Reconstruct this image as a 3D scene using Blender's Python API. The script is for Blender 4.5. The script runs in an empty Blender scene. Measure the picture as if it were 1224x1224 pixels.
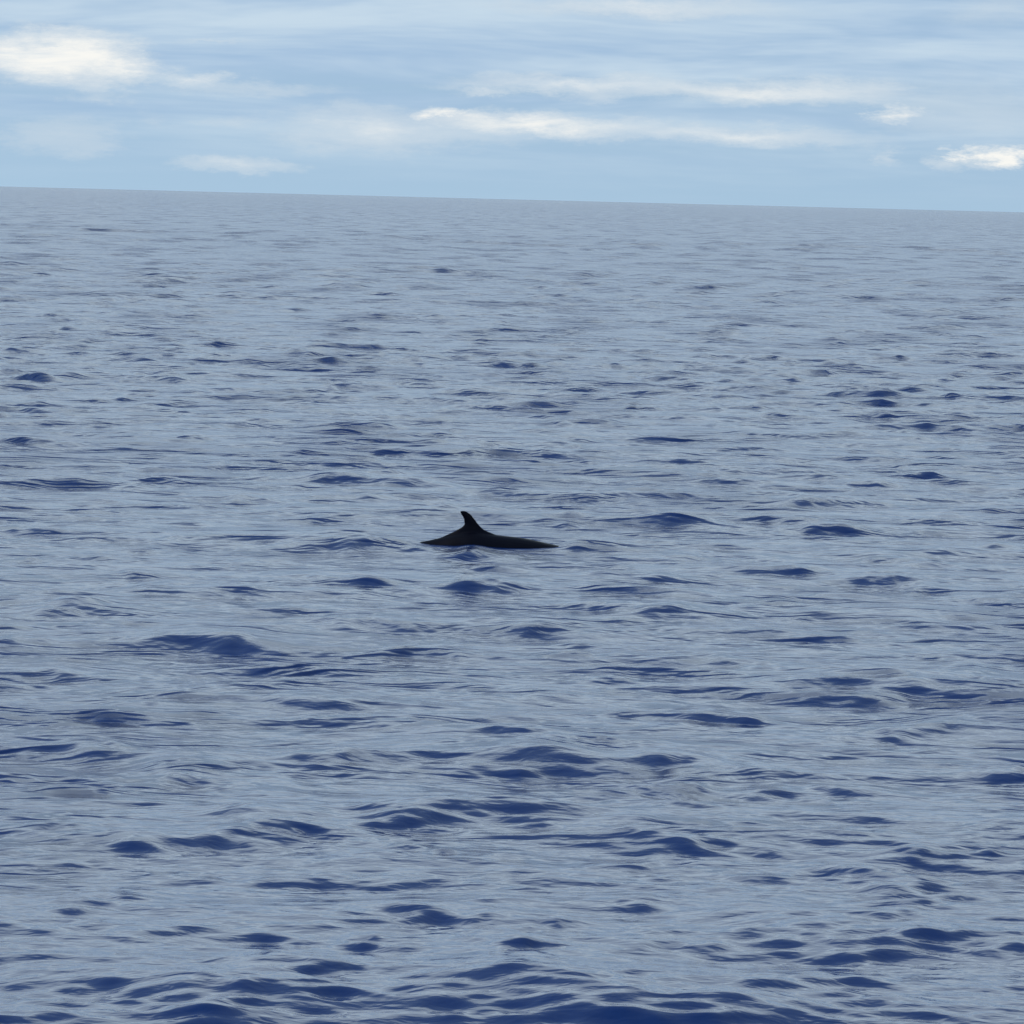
import bpy, bmesh, math
import numpy as np
from mathutils import Vector, Euler

R = math.radians
scene = bpy.context.scene
col = scene.collection

# ------------------------------------------------------------------ camera
PXW = 1224.0                      # measurements below were taken on a 1224 px wide picture
CAM_H, FOV, PITCH, ROLL = 4.9, 12.0, 3.675, 1.45
cam_data = bpy.data.cameras.new('camera')
cam = bpy.data.objects.new('camera', cam_data)
col.objects.link(cam)
cam.location = (0.0, 0.0, CAM_H)
rot = (Euler((R(90.0 - PITCH), 0, 0)).to_matrix() @ Euler((0, 0, R(ROLL))).to_matrix())
cam.rotation_euler = rot.to_euler()
cam_data.sensor_fit = 'HORIZONTAL'
cam_data.angle = R(FOV)
cam_data.clip_start, cam_data.clip_end = 0.1, 200000.0
scene.camera = cam
FPX = PXW / 2 / math.tan(R(FOV / 2))


def ray(px, py):
    return (rot @ Vector(((px - PXW / 2) / FPX, -(py - PXW / 2) / FPX, -1.0))).normalized()


def on_sea(px, py):
    d = ray(px, py)
    t = -CAM_H / d.z
    return d.x * t, d.y * t


def on_sky(px, py):
    d = ray(px, py)
    return math.degrees(math.atan2(d.x, d.y)), math.degrees(math.asin(d.z))


# ------------------------------------------------------------------ render look
scene.render.engine = 'CYCLES'
scene.view_settings.view_transform = 'Standard'
scene.view_settings.look = 'None'
scene.view_settings.gamma = 1.0
scene.view_settings.use_curve_mapping = False
scene.view_settings.exposure = 0.0
scene.cycles.use_denoising = True
scene.cycles.max_bounces = 4
scene.cycles.diffuse_bounces = 1
scene.cycles.filter_width = 1.5       # the phone picture is a little soft

# ------------------------------------------------------------------ sky
SUN_EL, SUN_AZ = 50.0, 268.0          # azimuth clockwise from +Y: high on the left
world = bpy.data.worlds.new('World')
scene.world = world
world.use_nodes = True
world.cycles.sampling_method = 'NONE'      # an even sky: the bounced rays find it by themselves
nt = world.node_tree
nt.nodes.clear()


class NB:
    """small helper that writes shader maths"""
    def __init__(self, tree):
        self.t = tree

    def put(self, node, i, v):
        if isinstance(v, bpy.types.NodeSocket):
            self.t.links.new(v, node.inputs[i])
        else:
            node.inputs[i].default_value = v

    def m(self, op, a, b=None, c=None, clamp=False):
        n = self.t.nodes.new('ShaderNodeMath')
        n.operation = op
        n.use_clamp = clamp
        for i, v in enumerate((a, b, c)):
            if v is not None:
                self.put(n, i, v)
        return n.outputs[0]

    def smooth(self, v, lo, hi, to0=0.0, to1=1.0):
        n = self.t.nodes.new('ShaderNodeMapRange')
        n.interpolation_type = 'SMOOTHSTEP'
        self.put(n, 0, v)
        for i, q in zip((1, 2, 3, 4), (lo, hi, to0, to1)):
            self.put(n, i, q)
        return n.outputs[0]

    def xyz(self, x, y, z=0.0):
        n = self.t.nodes.new('ShaderNodeCombineXYZ')
        for i, v in enumerate((x, y, z)):
            self.put(n, i, v)
        return n.outputs[0]

    def noise(self, vec, scale, detail=3.0, rough=0.5, dist=0.0, col=False):
        n = self.t.nodes.new('ShaderNodeTexNoise')
        self.put(n, 'Vector', vec)
        n.inputs['Scale'].default_value = scale
        n.inputs['Detail'].default_value = detail
        n.inputs['Roughness'].default_value = rough
        n.inputs['Distortion'].default_value = dist
        return n.outputs['Color' if col else 'Fac']

    def mix(self, fac, a, b):
        n = self.t.nodes.new('ShaderNodeMix')
        n.data_type = 'RGBA'
        self.put(n, 0, fac)
        for i, v in ((6, a), (7, b)):
            if isinstance(v, bpy.types.NodeSocket):
                self.t.links.new(v, n.inputs[i])
            else:
                n.inputs[i].default_value = (*v, 1.0)
        return n.outputs[2]


w = NB(nt)
tc = nt.nodes.new('ShaderNodeTexCoord')
sep = nt.nodes.new('ShaderNodeSeparateXYZ')
nt.links.new(tc.outputs['Generated'], sep.inputs[0])
dx, dy, dz = sep.outputs
az = w.m('MULTIPLY', w.m('ARCTAN2', dx, dy), 57.29578)
el = w.m('MULTIPLY', w.m('ARCSINE', dz), 57.29578)

sky = nt.nodes.new('ShaderNodeTexSky')
sky.sky_type = 'NISHITA'
sky.sun_disc = False
sky.sun_elevation = R(SUN_EL)
sky.sun_rotation = R(SUN_AZ)
nt.links.new(w.xyz(dx, dy, w.m('ADD', w.m('ABSOLUTE', dz), 0.20)), sky.inputs['Vector'])   # no brown haze band: the air is clear
sky.altitude = 0.0
sky.air_density = 1.0
sky.dust_density = 0.6
sky.ozone_density = 1.6

# clouds lie in layers: coordinates of a flat layer overhead, squeezed towards the horizon
up = w.m('ADD', w.m('MAXIMUM', dz, 0.0), 0.035)
lx, ly = w.m('DIVIDE', dx, up), w.m('DIVIDE', dy, up)
layer = w.xyz(w.m('MULTIPLY', lx, 0.55), ly, 1.7)
sheet = w.noise(layer, 0.33, 4.0, 0.58, 0.4)
band = w.noise(w.xyz(w.m('MULTIPLY', az, 0.22), w.m('MULTIPLY', el, 2.1), 4.0), 1.0, 4.0, 0.62, 0.3)
sheet_mask = w.smooth(w.m('ADD', w.m('MULTIPLY', sheet, 0.55), w.m('SUBTRACT', w.m('MULTIPLY', band, 0.45), w.smooth(el, 14.0, 36.0, 0.0, 0.15))), 0.36, 0.56)  # unseen sheet thinned overhead so steep wave faces reflect darker blue
sheet_mask = w.m('MULTIPLY', sheet_mask, w.smooth(el, -0.3, 1.6))

# separate clouds: (px, py, half width, half height, weight, brightness 0 grey .. 1 sunlit)
CLOUDS = [
    (50, 68, 98, 26, 1.0, 1.0), (105, 85, 45, 24, .9, .7), (30, 52, 60, 8, .8, .9),
    (205, 94, 55, 9, .75, .7), (290, 104, 120, 8, .45, .5), (80, 165, 60, 18, .6, .4),
    (105, 120, 40, 8, .4, .6), (185, 145, 30, 12, .25, .5),
    (282, 200, 70, 9, .7, .55), (270, 143, 36, 8, .4, .5),
    (440, 154, 100, 22, .8, .6), (375, 145, 28, 9, .5, .7), (550, 138, 40, 8, .8, .9),
    (645, 149, 130, 14, .85, .85), (860, 162, 160, 11, .8, .62), (520, 160, 110, 12, .6, .45),
    (700, 100, 150, 10, .7, .65), (900, 109, 210, 13, .85, .65), (1060, 116, 90, 12, .45, .5),
    (1084, 133, 28, 9, .75, .75), (1160, 130, 90, 30, .5, .35), (1065, 188, 24, 10, .5, .55),
    (1202, 188, 38, 11, 1.0, 1.0), (1150, 196, 30, 9, .6, .6),
    (760, 8, 170, 10, .55, .75), (590, 108, 40, 5, .5, .7), (260, 52, 60, 3, .35, .6),
    (1200, 10, 60, 18, .35, .4),
]
wv = w.xyz(w.m('MULTIPLY', az, 0.5), w.m('MULTIPLY', el, 1.5), 9.0)
wn = nt.nodes.new('ShaderNodeSeparateXYZ')
nt.links.new(w.noise(wv, 1.6, 6.0, 0.70, 0.0, col=True), wn.inputs[0])
azw = w.m('ADD', az, w.m('MULTIPLY', w.m('SUBTRACT', wn.outputs[0], 0.5), 2.2))
elw = w.m('ADD', el, w.m('MULTIPLY', w.m('SUBTRACT', wn.outputs[1], 0.5), 0.55))
pt = w.xyz(azw, elw, 0.0)
packed = None
k = math.degrees(1 / FPX)
for px, py, hw, hh, wt, br in CLOUDS:
    a0, e0 = on_sky(px, py)
    sx, sy = 1 / (hw * k * 1.6), 1 / (hh * k * 1.75)
    ma = nt.nodes.new('ShaderNodeVectorMath')
    ma.operation = 'MULTIPLY_ADD'
    nt.links.new(pt, ma.inputs[0])
    ma.inputs[1].default_value = (sx, sy, 0)
    ma.inputs[2].default_value = (-a0 * sx, -e0 * sy, 0)
    gr = nt.nodes.new('ShaderNodeTexGradient')
    gr.gradient_type = 'SPHERICAL'
    nt.links.new(ma.outputs[0], gr.inputs[0])
    sc_ = nt.nodes.new('ShaderNodeVectorMath')
    sc_.operation = 'MULTIPLY'
    nt.links.new(gr.outputs['Color'], sc_.inputs[0])
    sc_.inputs[1].default_value = (wt, wt * br, 0)
    if packed is None:
        packed = sc_.outputs[0]
    else:
        mxv = nt.nodes.new('ShaderNodeVectorMath')
        mxv.operation = 'MAXIMUM'
        nt.links.new(packed, mxv.inputs[0])
        nt.links.new(sc_.outputs[0], mxv.inputs[1])
        packed = mxv.outputs[0]
ps = nt.nodes.new('ShaderNodeSeparateXYZ')
nt.links.new(packed, ps.inputs[0])
glow = w.smooth(ps.outputs[1], 0.08, 0.80)
cover = w.m('MULTIPLY', w.smooth(ps.outputs[0], 0.04, 0.36), w.m('ADD', w.m('MULTIPLY', glow, 0.42), 0.55))
wisp = w.noise(w.xyz(w.m('MULTIPLY', az, 0.35), w.m('MULTIPLY', el, 2.6), 2.0), 1.5, 6.0, 0.62, 0.5)
cover = w.m('MULTIPLY', cover, w.smooth(wisp, 0.22, 0.52, 0.45, 1.0))

bg_sky = nt.nodes.new('ShaderNodeBackground')
bg_sky.inputs['Strength'].default_value = 0.14
nt.links.new(w.mix(0.25, sky.outputs[0], (4.0, 5.2, 5.15)), bg_sky.inputs['Color'])
sheet_col = w.mix(w.smooth(el, 2.6, 9.0), w.mix(w.smooth(band, 0.28, 0.72), (0.35, 0.51, 0.72), (0.60, 0.73, 0.84)), w.mix(sheet, (0.60, 0.78, 0.95), (1.05, 1.22, 1.28)))  # sheet made brighter above the view, to lighten the water's reflection
cloud_col = w.mix(glow, (0.56, 0.67, 0.77), (0.96, 0.95, 0.905))
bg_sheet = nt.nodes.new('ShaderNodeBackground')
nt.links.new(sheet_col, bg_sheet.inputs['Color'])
bg_cloud = nt.nodes.new('ShaderNodeBackground')
nt.links.new(cloud_col, bg_cloud.inputs['Color'])
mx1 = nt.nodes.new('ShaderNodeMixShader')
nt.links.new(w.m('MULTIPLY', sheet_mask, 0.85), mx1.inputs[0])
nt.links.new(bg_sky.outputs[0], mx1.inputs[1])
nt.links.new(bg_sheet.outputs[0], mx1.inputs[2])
mx2 = nt.nodes.new('ShaderNodeMixShader')
inside = w.m('MULTIPLY', w.m('LESS_THAN', w.m('ABSOLUTE', az), 11.0), w.m('LESS_THAN', w.m('ABSOLUTE', w.m('SUBTRACT', el, 2.0)), 3.2))
nt.links.new(cover, mx2.inputs[0])
nt.links.new(mx1.outputs[0], mx2.inputs[1])
nt.links.new(bg_cloud.outputs[0], mx2.inputs[2])
wo = nt.nodes.new('ShaderNodeOutputWorld')
mx3 = nt.nodes.new('ShaderNodeMixShader')       # the separate clouds only stand in this part of the sky
nt.links.new(inside, mx3.inputs[0])
nt.links.new(mx1.outputs[0], mx3.inputs[1])
nt.links.new(mx2.outputs[0], mx3.inputs[2])
nt.links.new(mx3.outputs[0], wo.inputs['Surface'])

# ------------------------------------------------------------------ sun (veiled by thin cloud)
sun_data = bpy.data.lights.new('sun', 'SUN')
sun_data.energy = 1.5
sun_data.angle = R(10.0)
sun_data.color = (1.0, 0.95, 0.88)
sun = bpy.data.objects.new('sun', sun_data)
col.objects.link(sun)
sdir = Vector((math.sin(R(SUN_AZ)) * math.cos(R(SUN_EL)), math.cos(R(SUN_AZ)) * math.cos(R(SUN_EL)), math.sin(R(SUN_EL))))
sun.rotation_euler = sdir.to_track_quat('Z', 'Y').to_euler()
sun.location = (0, 0, 60)

# ------------------------------------------------------------------ sea surface
rng = np.random.default_rng(11)
WX, WY = on_sea(566, 655)             # where the whale's fin leaves the water

# rings: fine where the waves are near, coarser with distance out to the horizon
fh = FPX * 1024 / PXW * CAM_H
rs = [0.6]
while rs[-1] < 20.0:
    rs.append(rs[-1] * 1.06)
while rs[-1] < 60000:
    r = rs[-1]
    if r < 150:
        dr = min(max(1.35 * r * r / fh, 0.042), 0.0021 * r + 0.02)
    else:
        dr = max(0.30 * r * r / fh, 0.0021 * r + 0.02) if r < 2500 else r * 0.12
    rs.append(r + dr)
rs = np.array(rs, dtype=np.float64)
NRows = len(rs)
half = 7.4
fine = np.linspace(-half, half, 600)
step = fine[1] - fine[0]
side = [half]
while side[-1] < 180:
    step = min(step * 1.03, 0.16) if side[-1] < 22 else min(step * 1.15, 6.0)
    side.append(side[-1] + step)
side = np.array(side[1:])
side = side[side < 178.5]
azs = np.radians(np.concatenate([-side[::-1], fine, side]))
NC = len(azs)
RR = rs[:, None]
X0 = (RR * np.sin(azs)[None, :]).astype(np.float32)
Y0 = (RR * np.cos(azs)[None, :]).astype(np.float32)
dRow = np.gradient(rs)

# wind chop: many trains of short crested waves running towards the boat
NW = 130
lam = np.exp(rng.uniform(math.log(0.22), math.log(9.0), NW))
lam[:4] = (14.0, 19.0, 27.0, 40.0)
main = R(-94.0)
spread = np.where(lam > 2.0, R(20.0), R(34.0))
th = main + rng.normal(0, 1, NW) * spread
slope = 0.066 * math.sqrt(2.0 / NW) * np.interp(np.log(lam), np.log([.22, .6, 1.5, 3, 6, 9, 40]), [1.35, 1.1, .85, .82, .75, .5, .35])
ph = rng.uniform(0, 2 * math.pi, NW)
Z = np.zeros((NRows, NC), np.float32)
DX = np.zeros_like(Z)
DY = np.zeros_like(Z)
FACE = np.zeros_like(Z)

# single steeper crests: (px, py of the face, width px, height px, tilt)
CRESTS = [
    (700, 1195, 520, 50, .02), (250, 1210, 260, 22, 0), (1000, 1125, 230, 36, -.02), (1170, 1138, 150, 24, -.03), (800, 1133, 130, 15, .05),
    (520, 1092, 150, 26, 0), (640, 1106, 90, 13, 0), (315, 1000, 190, 22, .03), (560, 984, 180, 30, 0), (470, 990, 70, 14, -.04),
    (760, 1010, 160, 15, -.03), (1030, 1057, 190, 20, 0), (80, 1095, 100, 26, .05), (350, 1160, 110, 22, -.05),
    (310, 1183, 230, 20, 0), (60, 1170, 130, 12, .03), (255, 919, 190, 24, .05), (110, 897, 150, 13, 0), (590, 903, 200, 30, -.05),
    (805, 912, 130, 20, 0), (820, 935, 150, 18, .02), (970, 945, 160, 13, 0), (1195, 923, 90, 22, 0), (575, 876, 160, 10, -.04),
    (315, 835, 200, 20, .03), (380, 862, 60, 9, 0), (220, 767, 190, 17, .02), (850, 862, 130, 17, 0), (730, 812, 95, 13, -.05),
    (715, 781, 90, 15, 0), (650, 752, 105, 13, 0), (480, 745, 95, 11, 0), (1135, 828, 150, 21, .02), (1150, 802, 130, 13, 0),
    (890, 797, 90, 13, .04), (800, 730, 85, 15, 0), (945, 685, 90, 13, -.03), (1115, 707, 90, 13, 0), (85, 727, 110, 13, 0),
    (20, 767, 60, 11, 0), (190, 577, 65, 9, 0), (490, 578, 80, 13, 0), (410, 573, 110, 8, 0), (60, 578, 140, 8, 0),
    (385, 655, 110, 8, .02), (320, 675, 60, 9, 0), (430, 701, 60, 9, 0), (560, 706, 110, 6, 0), (1005, 637, 60, 11, 0),
    (680, 622, 60, 8, 0), (800, 627, 150, 8, 0), (1215, 462, 50, 8, 0), (1150, 426, 110, 8, 0), (1170, 442, 90, 8, 0),
    (1195, 512, 80, 11, 0), (1090, 593, 60, 10, 0), (610, 395, 95, 7, 0), (555, 470, 95, 7, 0), (675, 528, 32, 7, 0),
    (215, 485, 75, 7, 0), (740, 440, 30, 6, 0), (1195, 657, 55, 10, 0), (1200, 725, 60, 9, 0), (915, 1023, 60, 11, 0),
    (800, 1040, 150, 9, 0), (530, 1022, 36, 11, 0), (760, 1090, 85, 8, 0), (1095, 1026, 90, 9, 0), (430, 908, 70, 9, 0),
    (130, 1078, 120, 8, 0), (1180, 1025, 60, 10, 0), (180, 1130, 110, 9, 0), (60, 1003, 90, 9, 0), (90, 950, 80, 7, 0),
    (450, 1135, 70, 8, 0), (620, 1140, 80, 9, .03), (1060, 880, 80, 10, 0), (990, 762, 55, 8, 0), (520, 780, 90, 9, 0),
    (160, 845, 60, 6, 0), (1080, 1090, 90, 8, 0), (940, 560, 60, 6, 0), (800, 555, 80, 6, 0), (330, 800, 70, 7, 0),
     (455, 322, 40, 5, 0), (640, 365, 50, 5, 0), (330, 345, 60, 5, 0),
    (95, 450, 70, 6, 0), (930, 490, 60, 6, 0), (480, 520, 60, 6, 0), (60, 640, 70, 7, 0), (170, 690, 70, 7, 0),
]
AZ_LIM = R(20.0)


def add_crest(cx, cy, L, D, H, tilt):
    """one short steep-faced wave: L half length, D depth of the face, H height"""
    dist = math.hypot(cx, cy)
    j0 = max(0, np.searchsorted(rs, dist - 5 * D - 0.3 * L))
    j1 = min(NRows, np.searchsorted(rs, dist + 7 * D + 0.3 * L))
    i0 = max(0, np.searchsorted(azs, math.atan2(cx - 2.6 * L, cy)))
    i1 = min(NC, np.searchsorted(azs, math.atan2(cx + 2.6 * L, cy)))
    if j1 - j0 < 3 or i1 - i0 < 3:
        return
    x = X0[j0:j1, i0:i1] - cx
    y = Y0[j0:j1, i0:i1] - cy
    f1, f2, f3, f4 = rng.uniform(0, 6.28, 4)
    # crest line wanders, face breaks up along its length
    y = y - tilt * x * 2.2 - D * (0.36 * np.sin(x * 2.0 / L + f1) + 0.16 * np.sin(x * 4.6 / L + f2) + 0.07 * np.sin(x * 11.0 / L + f3))
    t = y / D                                   # t<0: towards the boat
    face = np.where(t < 0, np.exp(-(t / 0.8) ** 2), np.exp(-(t / 2.6) ** 2))
    trough = -0.30 * np.exp(-((t + 2.0) / 1.1) ** 2)
    along = np.exp(-np.abs(x / (0.85 * L)) ** 1.9) * (0.85 + 0.25 * np.sin(x * 4.3 / L + f4))
    Z[j0:j1, i0:i1] += H * (face + trough) * along
    DY[j0:j1, i0:i1] -= 0.16 * D * face * along
    FACE[j0:j1, i0:i1] += np.exp(-((t + .5) / 1.2) ** 2) * along


for px, py, wpx, hpx, tilt in CRESTS:
    cx, cy = on_sea(px, py)
    dist = math.hypot(cx, cy)
    m_px = math.hypot(dist, CAM_H) / FPX
    L = wpx * m_px * 0.5
    sn = CAM_H / math.hypot(dist, CAM_H)
    D = min(hpx * m_px / (sn + 0.10), 0.6 + 0.15 * L, 0.8 * L)
    # one main crest and two smaller ones riding beside it
    add_crest(cx, cy, L * 1.32, D, float(np.interp(dist, [28, 40, 60], [.12, .145, .16])) * D, tilt)
    for q in range(2):
        add_crest(cx + rng.uniform(-.9, .9) * L, cy + rng.uniform(-1.6, 1.6) * D, L * rng.uniform(.45, .8),
                  D * rng.uniform(.35, .6), 0.06 * D * rng.uniform(.6, 1.2), tilt + rng.normal(0, .04))

# wash the whale pushes up: along its tail and off its shoulder
for px, py, L, D, H in ((559, 665, .46, .50, .090), (600, 664, .34, .26, .036), (478, 652, .55, .26, .040), (430, 653, .8, .26, .046),  # the wave under the fin is added to imitate its dark reflection
                        (692, 660, .40, .26, .046)):
    cx, cy = on_sea(px, py)
    add_crest(cx, cy, L, D, H, 0.0)

# the many little crests in between, scattered evenly over the water
for r0, r1, dens in ((20, 60, .8), (60, 160, .7), (160, 330, .30), (330, 600, .08)):
    for _ in range(int(dens * AZ_LIM * (r1 * r1 - r0 * r0))):
        r = math.sqrt(rng.uniform(r0 * r0, r1 * r1))
        a = rng.uniform(-AZ_LIM, AZ_LIM)
        cx, cy = r * math.sin(a), r * math.cos(a)
        if ((cx - WX - .2) / 1.5) ** 2 + ((cy - WY + .6) / 2.2) ** 2 < 1:
            continue
        D = rng.uniform(.12, .42) * rng.uniform(.6, 1.0)
        D = max(D, 1.25 * float(np.interp(r, rs, dRow)))
        L = rng.uniform(.35, 1.25)
        add_crest(cx, cy, max(L, 1.2 * D), D, min(D, .40) * rng.uniform(.045, .135) * (1.05 if r < 45 else 1.3), rng.normal(0, .04))

ZC, DYC = Z, DY
Z = np.zeros_like(ZC)
DY = np.zeros_like(ZC)
lost = np.zeros(NRows)
# gusts: patches where the short waves stand up more
gust = (np.sin(X0 * .21 + Y0 * .05 + 1.0) * np.sin(Y0 * .13 - X0 * .07 + .4) + np.sin(X0 * .083 - Y0 * .031 + 2.2)) * 0.22 + 1.0
FACE = 1.0 + 1.3 * np.clip(FACE, 0, 1)      # ripples gather on the steep faces
for i in range(NW):
    k = 2 * math.pi / lam[i]
    a = slope[i] / k
    keep = np.clip((lam[i] / (dRow * 2.2) - 1.0), 0, 1)
    lost += (1 - keep ** 2) * slope[i] ** 2 / 2
    n = int(np.max(np.nonzero(keep > 0)[0])) + 1 if np.any(keep > 0) else 0
    if n == 0:
        continue
    p = (k * math.cos(th[i])) * X0[:n] + (k * math.sin(th[i])) * Y0[:n] + ph[i]
    amp = (a * keep[:n, None]).astype(np.float32) * (gust[:n] * FACE[:n] if lam[i] < 0.55 else gust[:n] if lam[i] < 2.5 else 1.0)
    Z[:n] += amp * np.cos(p)
    s = amp * np.sin(p)
    q = 0.85 if lam[i] > 0.6 else 0.5
    DX[:n] -= q * math.cos(th[i]) * s
    DY[:n] -= q * math.sin(th[i]) * s

# the water lies quieter round the whale, over the slick it has left
calm = 1.0 - 0.55 * np.exp(-(((X0 - WX) / 2.4) ** 2 + ((Y0 - WY) / 2.6) ** 2))
Z *= calm
DX *= calm
DY *= calm

Z += ZC
DY += DYC

pos = np.empty((NRows * NC + 1, 3), np.float32)
pos[:-1, 0] = (X0 + DX).ravel()
pos[:-1, 1] = (Y0 + DY).ravel()
pos[:-1, 2] = Z.ravel()
pos[-1] = (0, 0, 0)
jj, ii = np.meshgrid(np.arange(NRows - 1), np.arange(NC), indexing='ij')
i2 = (ii + 1) % NC
quads = np.stack([jj * NC + ii, jj * NC + i2, (jj + 1) * NC + i2, (jj + 1) * NC + ii], -1).reshape(-1, 4)[:, ::-1]
tri = np.stack([np.full(NC, NRows * NC), (np.arange(NC) + 1) % NC, np.arange(NC)], -1)
me = bpy.data.meshes.new('sea')
nq, ntri = len(quads), len(tri)
me.vertices.add(len(pos))
me.vertices.foreach_set('co', pos.ravel())
me.loops.add(nq * 4 + ntri * 3)
me.loops.foreach_set('vertex_index', np.concatenate([quads.ravel(), tri.ravel()]).astype(np.int32))
me.polygons.add(nq + ntri)
ls = np.concatenate([np.arange(nq) * 4, nq * 4 + np.arange(ntri) * 3]).astype(np.int32)
me.polygons.foreach_set('loop_start', ls)
me.polygons.foreach_set('use_smooth', np.ones(nq + ntri, bool))
me.update(calc_edges=True)
# share of the waves too short for the rings at that distance: handed to the material's relief
att = me.attributes.new('short_waves', 'FLOAT', 'POINT')
lv = np.append(np.repeat(np.sqrt(lost / lost.max()), NC), 0).astype(np.float32)
att.data.foreach_set('value', lv)
sea = bpy.data.objects.new('sea', me)
col.objects.link(sea)
sea['kind'] = 'structure'
sea['label'] = 'open blue sea with low wind chop reaching to the horizon'

mat = bpy.data.materials.new('sea_water')
mat.use_nodes = True
t = mat.node_tree
b = t.nodes['Principled BSDF']
n = NB(t)
tco = t.nodes.new('ShaderNodeTexCoord')
sp = t.nodes.new('ShaderNodeSeparateXYZ')
t.links.new(tco.outputs['Object'], sp.inputs[0])
at = t.nodes.new('ShaderNodeAttribute')
at.attribute_name = 'short_waves'
sw = at.outputs['Fac']
rip_v = n.xyz(n.m('MULTIPLY', sp.outputs[0], 0.65), sp.outputs[1], 0.0)
gusts = n.noise(n.xyz(n.m('MULTIPLY', sp.outputs[0], 3.5), sp.outputs[1], 3.0), 0.07, 2.0, 0.6)
sw = n.m('MULTIPLY', sw, n.smooth(gusts, 0.48, 0.72, 0.8, 2.0))
chop = n.noise(rip_v, 0.75, 3.0, 0.6, 0.6)
rip_n = n.noise(rip_v, 2.6, 2.0, 0.6, 0.5)
fine_n = n.noise(rip_v, 8.0, 2.0, 0.6, 0.3)
height = n.m('ADD', n.m('MULTIPLY', n.m('MULTIPLY', chop, sw), 0.40), n.m('ADD', n.m('MULTIPLY', fine_n, 0.009), n.m('MULTIPLY', rip_n, 0.026)))
bp = t.nodes.new('ShaderNodeBump')
bp.inputs['Strength'].default_value = 1.0
bp.inputs['Distance'].default_value = 1.0
t.links.new(height, bp.inputs['Height'])
t.links.new(bp.outputs[0], b.inputs['Normal'])
b.inputs['Base Color'].default_value = (0.0003, 0.022, 0.12, 1)
b.inputs['IOR'].default_value = 1.37
t.links.new(n.m('ADD', n.m('MULTIPLY', sw, 0.12), 0.055), b.inputs['Roughness'])
me.materials.append(mat)

# ------------------------------------------------------------------ whale: back and fin above water, the rest below
def lerp_tab(tab, x):
    a = np.array(tab)
    return float(np.interp(x, a[:, 0], a[:, 1]))


def smooth_tab(tab, x):
    """Catmull-Rom through the table"""
    a = sorted(tab)
    xs = [p[0] for p in a]
    if x <= xs[0]:
        return a[0][1]
    if x >= xs[-1]:
        return a[-1][1]
    i = max(k for k in range(len(xs) - 1) if xs[k] <= x)
    x0, x1 = xs[i], xs[i + 1]
    y0, y1 = a[i][1], a[i + 1][1]
    m0 = (y1 - a[i - 1][1]) / (x1 - xs[i - 1]) if i else (y1 - y0) / (x1 - x0)
    m1 = (a[i + 2][1] - y0) / (xs[i + 2] - x0) if i + 2 < len(xs) else (y1 - y0) / (x1 - x0)
    h = x1 - x0
    s = (x - x0) / h
    return ((2 * s ** 3 - 3 * s ** 2 + 1) * y0 + (s ** 3 - 2 * s ** 2 + s) * h * m0 +
            (-2 * s ** 3 + 3 * s ** 2) * y1 + (s ** 3 - s ** 2) * h * m1)


BACK = [(-2.5, -.72), (-1.8, -.44), (-1.5, -.16), (-1.15, .0), (-.95, .035), (-.70, .078), (-.49, .128), (-.27, .19), (-.1, .225), (0, .235), (.12, .222), (.24, .203),
        (.37, .187), (.646, .162), (.82, .135), (1.03, .093), (1.29, .042), (1.48, .005), (1.8, -.10), (2.6, -.42), (3.4, -.74), (4.3, -1.22)]
DEPTH = [(-2.5, .05), (-1.8, .13), (-1.2, .22), (-.5, .36), (0, .46), (.8, .58), (1.6, .62), (2.6, .53), (3.4, .33), (4.0, .15), (4.3, .03)]
WIDE = [(-2.5, .03), (-1.8, .07), (-1.2, .13), (-.5, .24), (0, .32), (.8, .42), (1.6, .47), (2.6, .44), (3.4, .28), (4.0, .14), (4.3, .03)]
bm = bmesh.new()
NU, NV = 120, 40
rings = []
for i in range(NU):
    x = -2.5 + 6.8 * i / (NU - 1)
    top, h, wd = smooth_tab(BACK, x), smooth_tab(DEPTH, x), smooth_tab(WIDE, x)
    ring = []
    for j in range(NV):
        a = 2 * math.pi * j / NV
        ca, sa = math.cos(a), math.sin(a)
        ring.append(bm.verts.new((x, wd * sa * (1 - .10 * max(0, ca) ** 4), top - h + h * ca)))
    rings.append(ring)
for i in range(NU - 1):
    for j in range(NV):
        bm.faces.new((rings[i][j], rings[i][(j + 1) % NV], rings[i + 1][(j + 1) % NV], rings[i + 1][j]))
bm.faces.new(rings[0])
bm.faces.new(rings[-1][::-1])


def foil(sections):
    """lens-section blade through a list of (chord points le, te, thickness axis vector)"""
    prev = None
    first = last = None
    M_ = 22
    for le, te, th_ in sections:
        le, te, th_ = Vector(le), Vector(te), Vector(th_)
        ring = []
        for q in range(M_):
            a = 2 * math.pi * q / M_
            c = 0.5 - 0.5 * math.cos(a)
            ring.append(bm.verts.new(le.lerp(te, c) + th_ * math.sin(a) * (1.0 - 0.45 * c)))
        if prev:
            for q in range(M_):
                bm.faces.new((prev[q], prev[(q + 1) % M_], ring[(q + 1) % M_], ring[q]))
        else:
            bm.faces.new(ring[::-1])
        prev = ring
    bm.faces.new(prev)


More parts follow.
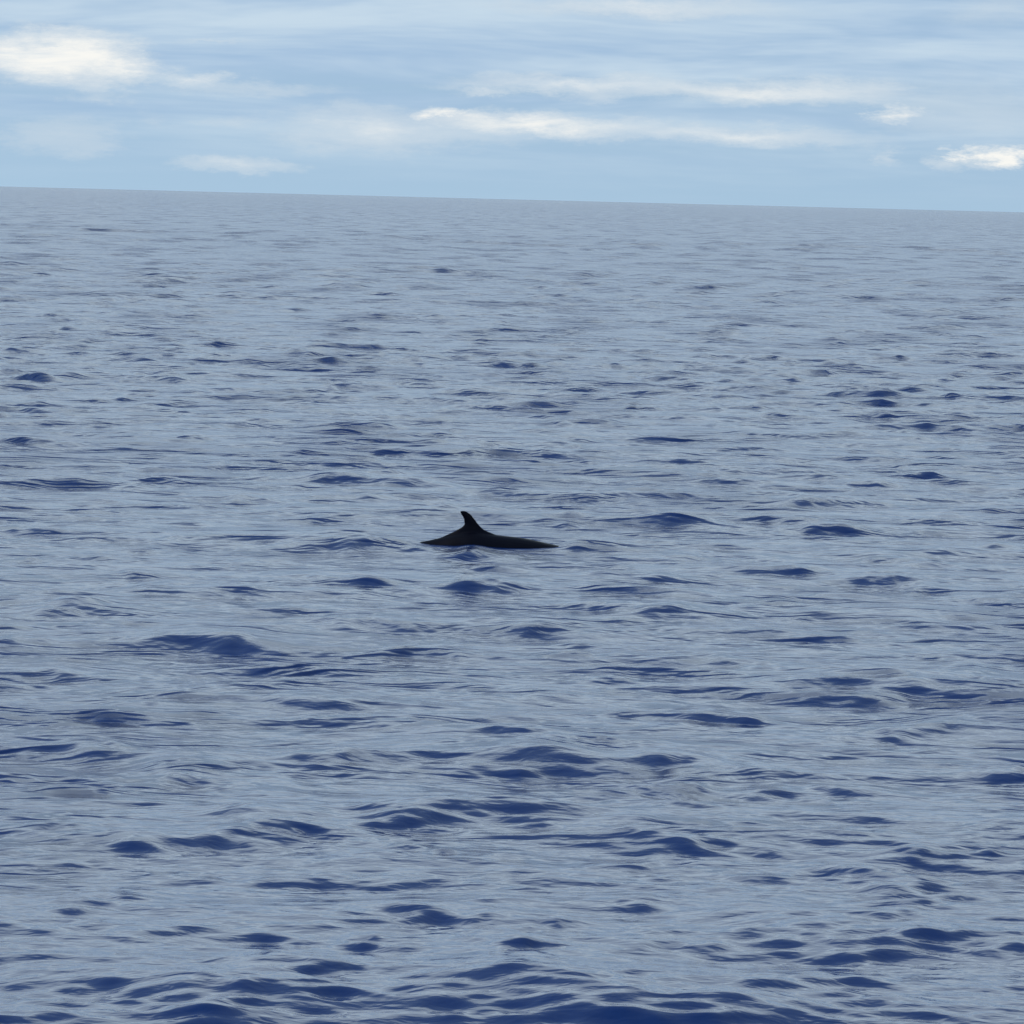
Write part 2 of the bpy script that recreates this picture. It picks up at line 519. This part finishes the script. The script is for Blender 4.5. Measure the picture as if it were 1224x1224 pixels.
# dorsal fin: hooked backwards, wide root fairing into the back
LEAD = [(.05, .55), (.15, .45), (.185, .34), (.22, .24), (.26, .148), (.31, .085), (.366, .038), (.42, -.005), (.46, -.038), (.49, -.072), (.518, -.125)]
TRAIL = [(.05, -.62), (.13, -.48), (.175, -.39), (.21, -.315), (.24, -.262), (.276, -.202), (.31, -.152), (.355, -.140), (.40, -.150), (.44, -.168), (.47, -.188), (.495, -.205), (.518, -.20)]
secs = []
for q in range(26):
    z = .05 + .468 * q / 25
    le, te = smooth_tab(LEAD, z), smooth_tab(TRAIL, z)
    tk = np.interp(z, [.05, .15, .2, .25, .30, .40, .505], [.17, .125, .085, .058, .043, .034, .022])
    secs.append(((le, 0, z), (te, 0, z), (0, float(tk), 0)))
foil(secs)
# flippers and flukes, under water
for s in (-1, 1):
    foil([((2.35 - .35 * q, s * (.40 + .75 * q), -.95 - .35 * q), (2.02 - .45 * q + .05 * q * q, s * (.40 + .75 * q), -.97 - .35 * q),
           (0, 0, .05 * (1 - .75 * q))) for q in (0, .25, .5, .75, 1.0)])
    foil([((-2.28 - .42 * q ** 1.3, s * .98 * q, -.76 - .1 * q), (-2.62 - .16 * q, s * .98 * q, -.84 - .1 * q),
           (0, 0, .045 * (1 - .75 * q))) for q in (0, .2, .4, .6, .8, 1.0)])
wme = bpy.data.meshes.new('whale')
bm.to_mesh(wme)
bm.free()
whale = bpy.data.objects.new('whale', wme)
col.objects.link(whale)
whale.location = (WX, WY, 0.0)
whale.rotation_euler = (0, 0, R(2.0))
rm = whale.modifiers.new('skin', 'REMESH')
rm.mode = 'VOXEL'
rm.voxel_size = 0.014
rm.use_smooth_shade = True
sm = whale.modifiers.new('even', 'SMOOTH')
sm.factor = 0.5
sm.iterations = 7
whale['label'] = 'dark whale surfacing, its arched back and hooked dorsal fin above the water'
whale['category'] = 'whale'

wm = bpy.data.materials.new('wet_whale_skin')
wm.use_nodes = True
t = wm.node_tree
b = t.nodes['Principled BSDF']
n = NB(t)
tco = t.nodes.new('ShaderNodeTexCoord')
mott = n.noise(tco.outputs['Object'], 5.0, 5.0, 0.6)
t.links.new(n.mix(mott, (0.001, 0.0015, 0.005), (0.003, 0.004, 0.011)), b.inputs['Base Color'])
t.links.new(n.m('ADD', n.m('MULTIPLY', mott, 0.2), 0.32), b.inputs['Roughness'])
b.inputs['IOR'].default_value = 1.36
b.inputs['Specular IOR Level'].default_value = 0.12
wme.materials.append(wm)
print('sea', NRows, NC, NRows * NC * 2)
